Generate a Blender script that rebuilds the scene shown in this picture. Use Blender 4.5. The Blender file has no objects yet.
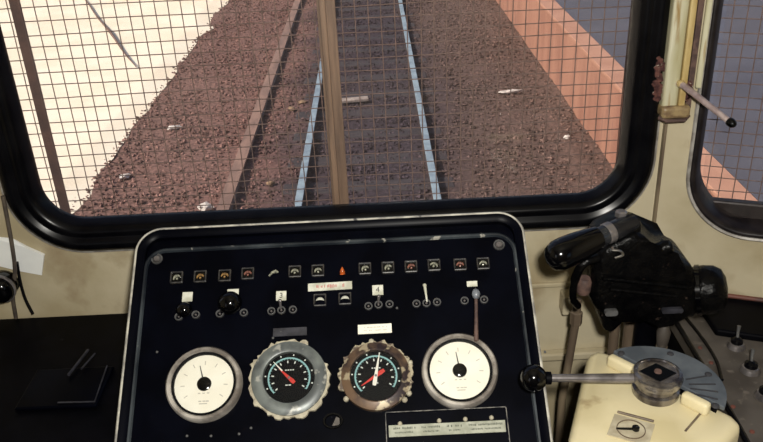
import bpy, bmesh, math, random
from mathutils import Matrix, Vector, noise

scn = bpy.context.scene
COL = scn.collection
random.seed(7)

# ------------------------------------------------------------------ camera
F, CX, CY = 812.0, 381.5, 221.0
AX = Vector((0.99881703, -0.01815402, -0.0451107))      # camera right
AY = Vector((-0.04845746, -0.44889942, -0.89226744))    # camera down
AZ = Vector((-0.00405192, 0.89339786, -0.44924808))     # camera forward
EYE = Vector((0, 0, 1.55))
cam = bpy.data.cameras.new('camera'); cam.sensor_width = 36; cam.lens = F / 763 * 36
cam.clip_start = 0.02; cam.clip_end = 500
co = bpy.data.objects.new('camera', cam); COL.objects.link(co)
R3 = Matrix((AX, -AY, -AZ)).transposed()
co.matrix_world = Matrix.Translation(EYE) @ R3.to_4x4()
scn.camera = co

# ------------------------------------------------------------------ world, sun, flash, exposure
w = bpy.data.worlds.new('sky'); scn.world = w; w.use_nodes = True
nt = w.node_tree; bg = nt.nodes['Background']
sky = nt.nodes.new('ShaderNodeTexSky'); sky.sky_type = 'NISHITA'; sky.sun_disc = False
sky.sun_elevation = math.radians(42); sky.sun_rotation = math.radians(250); sky.dust_density = 3.0
nt.links.new(sky.outputs[0], bg.inputs[0]); bg.inputs[1].default_value = 0.13
sl = bpy.data.lights.new('sun', 'SUN'); sl.energy = 5.4; sl.angle = math.radians(4); sl.color = (1.0, 0.9, 0.76)
so = bpy.data.objects.new('sun', sl); COL.objects.link(so); so.location = (-8, -4, 10)
so.rotation_euler = Vector((0.68, 0.28, -0.68)).to_track_quat('-Z', 'Y').to_euler()
# the photographer's flash, held beside the lens
fl = bpy.data.lights.new('camera_flash', 'AREA'); fl.shape = 'DISK'; fl.size = 0.05; fl.energy = 15.0; fl.color = (1.0, 0.96, 0.88)
fo = bpy.data.objects.new('camera_flash', fl); COL.objects.link(fo)
fo.matrix_world = Matrix.Translation(EYE + Vector((0.05, -0.02, 0.07))) @ Matrix((AX, -AY, -(AZ + Vector((0.03, 0, 0.06))).normalized())).transposed().to_4x4()
vs = scn.view_settings
vs.view_transform = 'Standard'; vs.look = 'None'; vs.gamma = 1.0; vs.exposure = 0.0; vs.use_curve_mapping = False

# ------------------------------------------------------------------ helpers
def ray(px, py):
    return AX * ((px - CX) / F) + AY * ((py - CY) / F) + AZ
def at(px, py, Y=None, Z=None, X=None):
    """a measured point of the photograph on a known real plane"""
    d = ray(px, py)
    t = Y / d.y if Y is not None else ((Z - EYE.z) / d.z if Z is not None else X / d.x)
    return EYE + d * t

SL = math.radians(36)                      # slope of the console face
G0 = EYE + ray(333, 378)
EV = Vector((0, math.cos(SL), math.sin(SL))); EN = Vector((0, -math.sin(SL), math.cos(SL)))
MP = Matrix(((1, 0, 0, 0), (0, EV.y, EN.y, G0.y), (0, EV.z, EN.z, G0.z), (0, 0, 0, 1)))
def uv(px, py, h=0.0):
    """photo point -> (u, v) on the console face (h above it)"""
    d = ray(px, py); p0 = G0 + EN * h
    p = EYE + d * ((p0 - EYE).dot(EN) / d.dot(EN)) - G0
    return p.x + G0.x, p.dot(EV)

WM = {}
def link(o, M, parent):
    COL.objects.link(o)
    if parent is not None:
        o.parent = parent; o.matrix_parent_inverse = WM[parent.name].inverted()
    o.matrix_basis = M; WM[o.name] = M.copy()
    return o
def obj(name, bm, m, parent=None, M=Matrix(), smooth=False, sharp=40):
    me = bpy.data.meshes.new(name)
    bmesh.ops.recalc_face_normals(bm, faces=bm.faces)
    bm.to_mesh(me); bm.free(); me.materials.append(m)
    if smooth:
        me.polygons.foreach_set('use_smooth', [True] * len(me.polygons))
        me.set_sharp_from_angle(angle=math.radians(sharp))
    return link(bpy.data.objects.new(name, me), M, parent)
def mobj(name, me, parent=None, M=Matrix()):
    return link(bpy.data.objects.new(name, me), M, parent)
def tag(o, label, cat=None, group=None, kind=None):
    o['label'] = label
    if cat: o['category'] = cat
    if group: o['group'] = group
    if kind: o['kind'] = kind
    return o
def empty(name, loc, label, cat, group=None, rz=0.0):
    o = bpy.data.objects.new(name, None); o.empty_display_size = 0.05
    link(o, Matrix.Translation(Vector(loc)) @ Matrix.Rotation(rz, 4, 'Z'), None)
    return tag(o, label, cat, group)
def struct(o, label=None):
    o['kind'] = 'structure'
    if label: o['label'] = label
    return o
T = lambda x, y, z=0: Matrix.Translation(Vector((x, y, z)))
RX = lambda a: Matrix.Rotation(a, 4, 'X')
RY = lambda a: Matrix.Rotation(a, 4, 'Y')
RZ = lambda a: Matrix.Rotation(a, 4, 'Z')

def box(bm, c, s, bev=0.0, M=Matrix(), seg=2):
    r = bmesh.ops.create_cube(bm, size=1.0)
    bmesh.ops.transform(bm, matrix=M @ Matrix.Translation(Vector(c)) @ Matrix.Diagonal((*s, 1)), verts=r['verts'])
    if bev:
        es = list({e for v in r['verts'] for e in v.link_edges})
        bmesh.ops.bevel(bm, geom=es, offset=bev, segments=seg, affect='EDGES', profile=0.5)
    return bm
def lathe(bm, prof, seg=32, M=Matrix(), a0=0.0, a1=math.tau):
    """prof: list of (r, z)"""
    full = abs(a1 - a0 - math.tau) < 1e-6
    n = seg if full else seg + 1
    rows = []
    for r, z in prof:
        if r < 1e-7: rows.append([bm.verts.new(M @ Vector((0, 0, z)))])
        else: rows.append([bm.verts.new(M @ Vector((r * math.cos(a0 + (a1 - a0) * i / seg), r * math.sin(a0 + (a1 - a0) * i / seg), z))) for i in range(n)])
    for a, b in zip(rows, rows[1:]):
        for i in range(seg):
            j = (i + 1) % n
            vs_ = [a[i] if len(a) > 1 else a[0], a[j] if len(a) > 1 else a[0], b[j] if len(b) > 1 else b[0], b[i] if len(b) > 1 else b[0]]
            u = []
            for v in vs_:
                if v not in u: u.append(v)
            if len(u) > 2: bm.faces.new(u)
    return bm
def tube(bm, pts, r, seg=8, caps=True):
    pts = [Vector(p) for p in pts]; rows = []; ref = None
    for i, p in enumerate(pts):
        t = (pts[min(i + 1, len(pts) - 1)] - pts[max(i - 1, 0)]).normalized()
        if ref is None: ref = t.orthogonal().normalized()
        ref = (ref - t * ref.dot(t)).normalized(); b = t.cross(ref)
        rr = r[i] if isinstance(r, (list, tuple)) else r
        rows.append([bm.verts.new(p + (ref * math.cos(math.tau * k / seg) + b * math.sin(math.tau * k / seg)) * rr) for k in range(seg)])
    for a, b in zip(rows, rows[1:]):
        for k in range(seg): bm.faces.new((a[k], a[(k + 1) % seg], b[(k + 1) % seg], b[k]))
    if caps: bm.faces.new(rows[0]); bm.faces.new(rows[-1])
    return bm
def smooth_path(pts, n=8):
    pts = [Vector(p) for p in pts]; out = []
    q = [pts[0] * 2 - pts[1]] + pts + [pts[-1] * 2 - pts[-2]]
    for i in range(1, len(q) - 2):
        a, b, c, d = q[i - 1:i + 3]
        for k in range(n):
            t = k / n
            out.append(0.5 * ((2 * b) + (c - a) * t + (2 * a - 5 * b + 4 * c - d) * t * t + (3 * b - a - 3 * c + d) * t ** 3))
    out.append(pts[-1]); return out
def rrect(x0, x1, y0, y1, r, n=8):
    r = max(r, 0.0005); out = []
    for cx_, cy_, a in ((x1 - r, y0 + r, -math.pi / 2), (x1 - r, y1 - r, 0), (x0 + r, y1 - r, math.pi / 2), (x0 + r, y0 + r, math.pi)):
        for k in range(n + 1):
            t = a + k / n * math.pi / 2
            out.append((cx_ + r * math.cos(t), cy_ + r * math.sin(t)))
    return out
def sweep_rrect(bm, rc, r, prof, M=Matrix(), n=8, closed=False):
    """prof: list of (inset, height); local x,y plane, height along z"""
    rows = [[bm.verts.new(M @ Vector((x, y, h))) for x, y in rrect(rc[0] + d, rc[1] - d, rc[2] + d, rc[3] - d, r - d, n)] for d, h in prof]
    prs = list(zip(rows, rows[1:]))
    if closed: prs.append((rows[-1], rows[0]))
    for a, b in prs:
        L = len(a)
        for i in range(L): bm.faces.new((a[i], a[(i + 1) % L], b[(i + 1) % L], b[i]))
    return bm
def prism(bm, poly, z0, z1, M=Matrix(), bev=0.0, taper=1.0, seg=2):
    cxm = sum(p[0] for p in poly) / len(poly); cym = sum(p[1] for p in poly) / len(poly)
    a = [bm.verts.new(M @ Vector((cxm + (x - cxm) * taper, cym + (y - cym) * taper, z0))) for x, y in poly]
    b = [bm.verts.new(M @ Vector((x, y, z1))) for x, y in poly]
    L = len(a); fs = []
    for i in range(L): fs.append(bm.faces.new((a[i], a[(i + 1) % L], b[(i + 1) % L], b[i])))
    fs.append(bm.faces.new(b)); fs.append(bm.faces.new(a[::-1]))
    if bev:
        es = list({e for f_ in fs for e in f_.edges})
        bmesh.ops.bevel(bm, geom=es, offset=bev, segments=seg, affect='EDGES', profile=0.5)
    return bm
def wall_with_hole(bm, outer, hole, th, M=Matrix()):
    """outer, hole: lists of (x,y); thickness th along +z of M"""
    fr = []
    for z in (0, th):
        t = bmesh.new(); loops = []
        for poly in (outer, hole):
            vs_ = [t.verts.new((x, y, z)) for x, y in poly]
            loops += [t.edges.new((vs_[i], vs_[(i + 1) % len(vs_)])) for i in range(len(vs_))]
        bmesh.ops.triangle_fill(t, use_beauty=True, edges=loops)
        mp = {v: bm.verts.new(M @ v.co) for v in t.verts}
        for f_ in t.faces: bm.faces.new([mp[v] for v in f_.verts])
        t.free()
    for poly in (outer, hole):
        L = len(poly)
        for i in range(L):
            p, q = poly[i], poly[(i + 1) % L]
            bm.faces.new([bm.verts.new(M @ Vector(c)) for c in ((*p, 0), (*q, 0), (*q, th), (*p, th))])
    bmesh.ops.remove_doubles(bm, verts=bm.verts, dist=1e-5)
    return bm
def sphere(bm, c, r, M=Matrix(), u=20, v=12, scale=(1, 1, 1)):
    s = bmesh.ops.create_uvsphere(bm, u_segments=u, v_segments=v, radius=1.0)
    bmesh.ops.transform(bm, matrix=M @ Matrix.Translation(Vector(c)) @ Matrix.Diagonal((r * scale[0], r * scale[1], r * scale[2], 1)), verts=s['verts'])
    return bm
def axisM(p, q):
    """matrix whose z axis runs from p to q, origin p"""
    p = Vector(p); z = (Vector(q) - p).normalized()
    return Matrix.Translation(p) @ z.to_track_quat('Z', 'Y').to_matrix().to_4x4()

# ------------------------------------------------------------------ materials (procedural)
def mat(name, c1, c2=None, scale=20, rough=0.5, metal=0.0, bump=0.0, detail=5, lo=0.4, hi=0.6, rough2=None, spec=0.5, c3=None, scale3=60, lo3=0.62, hi3=0.68, stretch=None, bscale=None, coat=0.0):
    m = bpy.data.materials.new(name); m.use_nodes = True
    N = m.node_tree.nodes; L = m.node_tree.links; b = N['Principled BSDF']
    b.inputs['Base Color'].default_value = (*c1, 1); b.inputs['Roughness'].default_value = rough
    b.inputs['Metallic'].default_value = metal; b.inputs['Specular IOR Level'].default_value = spec
    b.inputs['Coat Weight'].default_value = coat
    tc = N.new('ShaderNodeTexCoord'); vec = tc.outputs['Object']
    if stretch:
        mp = N.new('ShaderNodeMapping'); mp.inputs['Scale'].default_value = stretch
        L.new(vec, mp.inputs[0]); vec = mp.outputs[0]
    def ramp(sc, lo_, hi_, a, bb, dt=detail):
        n_ = N.new('ShaderNodeTexNoise'); n_.inputs['Scale'].default_value = sc; n_.inputs['Detail'].default_value = dt
        L.new(vec, n_.inputs['Vector'])
        r_ = N.new('ShaderNodeMapRange'); r_.inputs[1].default_value = lo_; r_.inputs[2].default_value = hi_
        r_.inputs[3].default_value = a; r_.inputs[4].default_value = bb
        L.new(n_.outputs[0], r_.inputs[0]); return r_.outputs[0], n_
    def mix(fac, ca, cb):
        x = N.new('ShaderNodeMix'); x.data_type = 'RGBA'; L.new(fac, x.inputs[0])
        for s_, v in ((6, ca), (7, cb)):
            if isinstance(v, tuple): x.inputs[s_].default_value = (*v, 1)
            else: L.new(v, x.inputs[s_])
        return x.outputs[2]
    col = None
    if c2 is not None:
        f_, _ = ramp(scale, lo, hi, 0, 1); col = mix(f_, c1, c2)
    if c3 is not None:
        f3, _ = ramp(scale3, lo3, hi3, 0, 1); col = mix(f3, col if col is not None else c1, c3)
    if col is not None: L.new(col, b.inputs['Base Color'])
    if rough2 is not None:
        f_, _ = ramp(scale * 1.7, 0.35, 0.65, rough, rough2); L.new(f_, b.inputs['Roughness'])
    if bump:
        n_ = N.new('ShaderNodeTexNoise'); n_.inputs['Scale'].default_value = bscale or scale * 3; n_.inputs['Detail'].default_value = 6
        L.new(vec, n_.inputs['Vector']); bp = N.new('ShaderNodeBump'); bp.inputs['Strength'].default_value = bump; bp.inputs['Distance'].default_value = 0.01
        L.new(n_.outputs[0], bp.inputs['Height']); L.new(bp.outputs[0], b.inputs['Normal'])
    return m
def glass(name, haze=(1, 1, 1), gl=0.05, dust=0.0):
    m = bpy.data.materials.new(name); m.use_nodes = True
    N = m.node_tree.nodes; L = m.node_tree.links; N.clear()
    o = N.new('ShaderNodeOutputMaterial'); t = N.new('ShaderNodeBsdfTransparent'); t.inputs[0].default_value = (*haze, 1)
    g = N.new('ShaderNodeBsdfGlossy'); g.inputs['Roughness'].default_value = 0.03
    x = N.new('ShaderNodeMixShader'); x.inputs[0].default_value = gl
    L.new(t.outputs[0], x.inputs[1]); L.new(g.outputs[0], x.inputs[2]); out = x.outputs[0]
    if dust:
        d = N.new('ShaderNodeBsdfDiffuse'); d.inputs[0].default_value = (0.6, 0.5, 0.45, 1)
        n_ = N.new('ShaderNodeTexNoise'); n_.inputs['Scale'].default_value = 9
        r_ = N.new('ShaderNodeMapRange'); r_.inputs[1].default_value = 0.3; r_.inputs[2].default_value = 0.8; r_.inputs[3].default_value = dust * 0.4; r_.inputs[4].default_value = dust * 1.6
        tc = N.new('ShaderNodeTexCoord'); L.new(tc.outputs['Object'], n_.inputs['Vector']); L.new(n_.outputs[0], r_.inputs[0])
        x2 = N.new('ShaderNodeMixShader'); L.new(r_.outputs[0], x2.inputs[0]); L.new(out, x2.inputs[1]); L.new(d.outputs[0], x2.inputs[2]); out = x2.outputs[0]
    L.new(out, o.inputs[0]); return m

M_cream = mat('cream_paint', (0.51, 0.45, 0.315), (0.39, 0.33, 0.21), 7, 0.5, bump=0.04, c3=(0.25, 0.18, 0.10), scale3=13, lo3=0.56, hi3=0.78, spec=0.3, bscale=120)
M_post = mat('cream_cover', (0.56, 0.54, 0.40), (0.40, 0.37, 0.22), 14, 0.4, c3=(0.3, 0.2, 0.08), scale3=30, lo3=0.6, hi3=0.72, stretch=(3, 3, 0.4))
M_ochre = mat('ochre_strip', (0.52, 0.40, 0.18), (0.36, 0.25, 0.09), 25, 0.45, stretch=(3, 3, 0.5))
M_rust = mat('rust_flake', (0.045, 0.012, 0.012), (0.12, 0.045, 0.035), 140, 0.8, bump=0.5, c3=(0.50, 0.44, 0.36), scale3=160, lo3=0.62, hi3=0.66)
M_rubber = mat('black_rubber', (0.0012, 0.0012, 0.002), (0.003, 0.003, 0.004), 30, 0.26, spec=0.22)
M_gasket = mat('grey_gasket', (0.008, 0.006, 0.007), (0.018, 0.014, 0.014), 40, 0.4, spec=0.3)
M_steeltrim = mat('worn_steel_trim', (0.45, 0.43, 0.40), (0.25, 0.23, 0.21), 60, 0.45, metal=0.3)
M_black = mat('black_enamel', (0.0008, 0.0010, 0.0025), (0.0014, 0.0018, 0.0045), 18, 0.34, spec=0.05, c3=(0.02, 0.02, 0.025), scale3=240, lo3=0.74, hi3=0.77)
M_gloss = mat('gloss_black', (0.001, 0.001, 0.0015), None, rough=0.13, spec=0.4)
M_cast = mat('black_casting', (0.0012, 0.0012, 0.0015), (0.003, 0.0028, 0.0028), 60, 0.24, spec=0.13, bump=0.3, bscale=110, c3=(0.05, 0.035, 0.028), scale3=90, lo3=0.70, hi3=0.76)
M_dim = mat('dull_black', (0.0008, 0.0008, 0.0016), (0.002, 0.002, 0.0035), 25, 0.5, spec=0.06, c3=(0.012, 0.012, 0.014), scale3=60, lo3=0.72, hi3=0.77)
M_wornedge = mat('worn_edge_paint', (0.55, 0.53, 0.45), (0.22, 0.21, 0.19), 40, 0.5, c3=(0.02, 0.02, 0.02), scale3=60, lo3=0.66, hi3=0.70)
M_bead = mat('blue_sheen_bead', (0.05, 0.06, 0.068), (0.010, 0.013, 0.018), 14, 0.3, c3=(0.35, 0.34, 0.30), scale3=50, lo3=0.62, hi3=0.66)  # bluish edge sheen put into the bead colour
M_chrome = mat('chrome', (0.55, 0.53, 0.50), (0.35, 0.33, 0.31), 30, 0.22, metal=1.0, rough2=0.35)
M_steel = mat('brushed_steel', (0.26, 0.24, 0.24), (0.12, 0.11, 0.11), 40, 0.28, metal=0.6)
M_bezel = mat('nickel_bezel', (0.62, 0.58, 0.52), (0.20, 0.175, 0.155), 24, 0.25, metal=0.3)  # bright and dark reflection streaks painted into the bezel colour
M_leverrod = mat('pale_lever_steel', (0.55, 0.45, 0.43), (0.32, 0.24, 0.24), 60, 0.3, metal=0.3)  # pinkish chrome reflection put into the pale base colour
M_white = mat('white_dial', (0.90, 0.88, 0.76), (0.86, 0.83, 0.70), 30, 0.5)
M_paper = mat('white_card', (0.88, 0.90, 0.88), (0.80, 0.82, 0.81), 14, 0.7)
M_tag = mat('label_card', (0.70, 0.70, 0.60), (0.48, 0.48, 0.38), 60, 0.6)
M_greylabel = mat('grey_plate', (0.035, 0.035, 0.045), (0.015, 0.015, 0.02), 60, 0.5)
M_ink = mat('black_ink', (0.03, 0.03, 0.035), None, rough=0.6)
M_faint = mat('faint_grey_ink', (0.50, 0.48, 0.42), None, rough=0.6)
M_redink = mat('red_ink', (0.50, 0.20, 0.17), None, rough=0.6)
M_grering = mat('grey_ring', (0.17, 0.19, 0.18), (0.09, 0.10, 0.10), 40, 0.4, metal=0.2, c3=(0.4, 0.4, 0.36), scale3=70, lo3=0.62, hi3=0.72)
M_tanring = mat('bronze_ring', (0.16, 0.10, 0.06), (0.03, 0.02, 0.022), 38, 0.4, metal=0.2, c3=(0.40, 0.33, 0.22), scale3=75, lo3=0.57, hi3=0.64)
M_chip = mat('chipped_cream_paint', (0.52, 0.48, 0.36), (0.34, 0.30, 0.22), 90, 0.7, bump=0.3)
M_chip2 = mat('chipped_brown_paint', (0.40, 0.35, 0.24), (0.12, 0.09, 0.07), 120, 0.7, bump=0.3, lo=0.47, hi=0.55)
M_dial = mat('black_dial', (0.0025, 0.003, 0.004), None, rough=0.5, spec=0.06)
M_cyan = mat('pale_cyan_scale', (0.22, 0.42, 0.43), None, rough=0.6)
M_tick = mat('white_marks', (0.62, 0.66, 0.62), None, rough=0.6)
M_red = mat('red_needle', (0.55, 0.03, 0.02), None, rough=0.4)
M_needlew = mat('white_needle', (0.75, 0.74, 0.66), None, rough=0.4)
M_orange = mat('orange_lens', (0.60, 0.12, 0.02), (0.25, 0.05, 0.01), 200, 0.15, spec=0.6)
M_amber = mat('amber_glint', (0.34, 0.20, 0.07), (0.10, 0.06, 0.03), 220, 0.15)
M_clear = mat('clear_glint', (0.34, 0.34, 0.26), (0.10, 0.10, 0.08), 220, 0.15)
M_redglint = mat('dull_red_glint', (0.28, 0.12, 0.09), (0.09, 0.04, 0.03), 220, 0.15)
M_iron = mat('painted_iron', (0.10, 0.10, 0.10), (0.05, 0.05, 0.05), 60, 0.45)
M_ctl = mat('cream_enamel', (0.68, 0.60, 0.38), (0.58, 0.50, 0.29), 12, 0.38, c3=(0.28, 0.19, 0.09), scale3=22, lo3=0.62, hi3=0.76, spec=0.4)
M_sector = mat('blue_grey_plate', (0.105, 0.12, 0.135), (0.065, 0.076, 0.09), 30, 0.5)
M_desk = mat('grey_desk', (0.095, 0.082, 0.07), (0.055, 0.046, 0.038), 14, 0.55, c3=(0.14, 0.12, 0.10), scale3=60, lo3=0.6, hi3=0.7)
M_pipe = mat('tan_pipe', (0.20, 0.155, 0.10), (0.11, 0.08, 0.055), 30, 0.5, stretch=(1, 1, 0.3))
M_cork = mat('brown_cork', (0.12, 0.07, 0.055), (0.06, 0.035, 0.03), 80, 0.7)
M_redtrim = mat('red_brown_edge', (0.15, 0.05, 0.035), (0.08, 0.035, 0.03), 50, 0.6)
M_cable = mat('dark_cable', (0.10, 0.08, 0.06), (0.05, 0.04, 0.035), 50, 0.5)
M_floor = mat('worn_lino', (0.05, 0.045, 0.04), (0.03, 0.028, 0.026), 8, 0.6)
M_ceil = mat('ceiling_paint', (0.45, 0.43, 0.36), (0.38, 0.36, 0.30), 5, 0.6)
M_glass = glass('windscreen_glass', (0.96, 0.95, 0.95), 0.025, 0.022)
M_dialglass = glass('gauge_glass', (0.98, 0.98, 0.98), 0.03)
M_wire = mat('rusty_wire', (0.24, 0.16, 0.135), (0.15, 0.10, 0.085), 60, 0.6)
M_bar = mat('tan_bar', (0.30, 0.20, 0.13), (0.15, 0.10, 0.07), 30, 0.55, stretch=(3, 3, 0.2))
M_barbrown = mat('brown_bar', (0.17, 0.10, 0.085), (0.11, 0.07, 0.065), 30, 0.6)
# outside
M_rail = mat('polished_rail_head', (0.34, 0.44, 0.50), (0.24, 0.31, 0.37), 8, 0.45, metal=0.35)  # blue of the reflected sky put into the base colour
M_railweb = mat('rusty_rail_web', (0.06, 0.035, 0.03), (0.035, 0.025, 0.025), 20, 0.7)
M_third = mat('rusty_conductor_rail', (0.25, 0.155, 0.12), (0.16, 0.10, 0.08), 10, 0.6, stretch=(1, 0.2, 1))
M_sleeper = mat('dark_timber', (0.040, 0.032, 0.036), (0.024, 0.020, 0.025), 7, 0.8, bump=0.4, stretch=(1, 6, 1))
M_pale = mat('sun_bright_ground', (0.84, 0.76, 0.62), (0.78, 0.69, 0.54), 1.5, 0.85, bump=0.1, bscale=30)  # sunlight on the left ground put into this near-white colour
M_salmon = mat('salmon_paint', (0.345, 0.172, 0.117), (0.265, 0.122, 0.083), 1.5, 0.75, c3=(0.13, 0.07, 0.066), scale3=1.6, lo3=0.60, hi3=0.70, stretch=(1, 2.5, 0.5))
M_coping = mat('salmon_coping', (0.42, 0.225, 0.155), (0.36, 0.185, 0.125), 3, 0.75)
M_asphalt = mat('grey_asphalt', (0.072, 0.075, 0.10), (0.058, 0.06, 0.082), 2, 0.85, bump=0.2, bscale=60)
M_litter = mat('white_litter', (0.62, 0.58, 0.54), (0.4, 0.37, 0.35), 30, 0.8)
M_twig = mat('dry_twig', (0.17, 0.10, 0.08), (0.10, 0.06, 0.05), 40, 0.8)
M_leaf = mat('dry_leaf', (0.26, 0.17, 0.10), (0.16, 0.10, 0.06), 30, 0.8)
M_plank = mat('bleached_timber', (0.33, 0.28, 0.25), (0.22, 0.18, 0.16), 20, 0.8)

def ballast_mat(name, per_island):
    m = bpy.data.materials.new(name); m.use_nodes = True
    N = m.node_tree.nodes; L = m.node_tree.links; b = N['Principled BSDF']; b.inputs['Roughness'].default_value = 0.85
    b.inputs['Specular IOR Level'].default_value = 0.2
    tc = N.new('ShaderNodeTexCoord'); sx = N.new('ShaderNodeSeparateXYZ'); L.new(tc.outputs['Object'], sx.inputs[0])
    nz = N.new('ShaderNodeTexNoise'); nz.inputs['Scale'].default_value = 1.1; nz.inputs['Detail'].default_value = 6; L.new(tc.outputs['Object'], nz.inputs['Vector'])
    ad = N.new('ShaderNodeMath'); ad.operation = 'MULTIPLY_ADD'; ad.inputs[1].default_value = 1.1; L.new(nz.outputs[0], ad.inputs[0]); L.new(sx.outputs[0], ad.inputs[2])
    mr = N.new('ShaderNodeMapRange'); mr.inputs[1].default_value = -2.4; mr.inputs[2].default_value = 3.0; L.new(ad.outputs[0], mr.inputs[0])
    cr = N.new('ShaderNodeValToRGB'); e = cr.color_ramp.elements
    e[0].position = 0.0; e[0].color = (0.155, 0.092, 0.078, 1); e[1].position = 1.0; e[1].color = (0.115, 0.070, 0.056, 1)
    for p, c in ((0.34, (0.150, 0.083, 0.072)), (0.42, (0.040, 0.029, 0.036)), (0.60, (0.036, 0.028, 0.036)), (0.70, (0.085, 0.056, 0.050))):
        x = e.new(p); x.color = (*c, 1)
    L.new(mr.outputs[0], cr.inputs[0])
    n2 = N.new('ShaderNodeTexNoise'); n2.inputs['Scale'].default_value = 26; n2.inputs['Detail'].default_value = 8; L.new(tc.outputs['Object'], n2.inputs['Vector'])
    m2 = N.new('ShaderNodeMapRange'); m2.inputs[1].default_value = 0.3; m2.inputs[2].default_value = 0.7; m2.inputs[3].default_value = 0.5; m2.inputs[4].default_value = 1.5; L.new(n2.outputs[0], m2.inputs[0])
    fac = m2.outputs[0]
    if per_island:
        g = N.new('ShaderNodeNewGeometry'); m3 = N.new('ShaderNodeMapRange'); m3.inputs[3].default_value = 0.35; m3.inputs[4].default_value = 1.9
        L.new(g.outputs['Random Per Island'], m3.inputs[0]); fac = m3.outputs[0]
    vm = N.new('ShaderNodeVectorMath'); vm.operation = 'SCALE'; L.new(cr.outputs[0], vm.inputs[0]); L.new(fac, vm.inputs['Scale'])
    L.new(vm.outputs[0], b.inputs['Base Color'])
    bp = N.new('ShaderNodeBump'); bp.inputs['Strength'].default_value = 0.5; bp.inputs['Distance'].default_value = 0.02
    L.new(n2.outputs[0], bp.inputs['Height']); L.new(bp.outputs[0], b.inputs['Normal'])
    return m
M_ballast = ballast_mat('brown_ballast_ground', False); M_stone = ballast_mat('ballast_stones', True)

# ================================================================== OUTSIDE
GZ = -1.12                                          # top of rails / ground level
bm = bmesh.new()
nx, ny = 60, 150
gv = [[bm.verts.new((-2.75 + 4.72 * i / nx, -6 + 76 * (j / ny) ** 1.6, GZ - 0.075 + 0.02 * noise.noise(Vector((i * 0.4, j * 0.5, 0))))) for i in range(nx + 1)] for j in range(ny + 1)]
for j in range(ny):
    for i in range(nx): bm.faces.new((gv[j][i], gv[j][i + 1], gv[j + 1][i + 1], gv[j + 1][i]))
struct(obj('ground', bm, M_ballast, smooth=True), 'brown ballast trackbed between sunlit pale ground and salmon platform')

# loose stones, far too many to count
vs_, fs_ = [], []
rnd = random.Random(3)
for k in range(24000):
    y = 4.2 + 13 * rnd.random() ** 1.25; x = rnd.uniform(-2.55, 1.92)
    if min(abs(x + 0.66), abs(x - 0.41)) < 0.05 or abs(x + 1.245) < 0.06: continue
    r = rnd.uniform(0.008, 0.022) * (1.25 if rnd.random() < 0.1 else 1)
    z = GZ - 0.072; b0 = len(vs_)
    for d in ((1, 0, 0), (0, 1, 0), (-1, 0, 0), (0, -1, 0), (0, 0, 1), (0, 0, -1)):
        a = rnd.uniform(0.6, 1.2); vs_.append((x + d[0] * r * a + rnd.uniform(-.3, .3) * r, y + d[1] * r * a + rnd.uniform(-.3, .3) * r, z + d[2] * r * a * 0.8 + r * 0.25))
    for i in range(4): fs_.append((b0 + i, b0 + (i + 1) % 4, b0 + 4)); fs_.append((b0 + (i + 1) % 4, b0 + i, b0 + 5))
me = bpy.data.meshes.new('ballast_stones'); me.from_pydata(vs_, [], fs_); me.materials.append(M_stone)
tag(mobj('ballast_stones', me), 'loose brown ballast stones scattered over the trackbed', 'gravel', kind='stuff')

# sunlit ground on the left; ragged sun-to-shade edge put into the colour
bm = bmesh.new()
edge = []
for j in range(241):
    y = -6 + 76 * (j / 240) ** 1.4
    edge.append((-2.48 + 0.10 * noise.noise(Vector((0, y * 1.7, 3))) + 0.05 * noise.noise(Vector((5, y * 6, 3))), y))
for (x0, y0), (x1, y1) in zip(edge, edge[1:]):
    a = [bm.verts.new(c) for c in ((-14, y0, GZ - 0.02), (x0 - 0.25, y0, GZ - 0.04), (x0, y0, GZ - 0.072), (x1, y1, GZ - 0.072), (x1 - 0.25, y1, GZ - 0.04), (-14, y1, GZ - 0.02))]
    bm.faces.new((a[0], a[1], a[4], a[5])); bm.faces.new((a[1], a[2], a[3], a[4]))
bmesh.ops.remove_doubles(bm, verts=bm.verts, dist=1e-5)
struct(obj('sunlit_ground', bm, M_pale), 'sunlit ground left of the track, brightness put into its pale colour')

# platform on the right
bm = bmesh.new(); box(bm, (1.93 + 0.10, 32, (GZ - 0.12 - 0.535) / 2), (0.20, 76, -0.535 - GZ + 0.12))
pl = struct(obj('platform_face', bm, M_salmon), 'salmon painted platform face beside the track')
bm = bmesh.new(); box(bm, (2.02, 32, -0.52), (0.19, 76, 0.03), 0.006)
obj('coping', bm, M_coping, pl)
bm = bmesh.new(); box(bm, (8.12, 32, -0.56), (12.0, 76, 0.10))
struct(obj('platform_deck', bm, M_asphalt), 'grey asphalt platform deck on the right')

# railway track
tr = empty('railway_track', (-0.125, 8, GZ - 0.1), 'railway track with two bright steel rails on dark timber sleepers', 'track')
for x in (-0.661, 0.412):
    bm = bmesh.new()
    prof = [(-0.06, -0.14), (0.06, -0.14), (0.06, -0.125), (0.012, -0.105), (0.012, -0.04), (0.033, -0.028), (0.033, -0.004), (-0.033, -0.004), (-0.033, -0.028), (-0.012, -0.04), (-0.012, -0.105), (-0.06, -0.125)]
    prism(bm, prof, -70, 6, Matrix(((1, 0, 0, x), (0, 0, -1, 0), (0, 1, 0, GZ), (0, 0, 0, 1))))
    r_ = obj('rail', bm, M_railweb, tr)
    bm = bmesh.new(); box(bm, (x, 32, GZ), (0.060, 76, 0.012), 0.003)
    obj('rail_head', bm, M_rail, r_)
bm = bmesh.new(); box(bm, (0, 0, 0), (1.42, 0.21, 0.12), 0.012, seg=1); bm.normal_update()
me = bpy.data.meshes.new('sleeper'); bm.to_mesh(me); bm.free(); me.materials.append(M_sleeper)
for k in range(34): mobj('sleeper', me, tr, T(-0.125 + rnd.uniform(-.03, .03), 3.6 + 0.62 * k + rnd.uniform(-.03, .03), GZ - 0.124) @ RZ(rnd.uniform(-.015, .015)))
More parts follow.
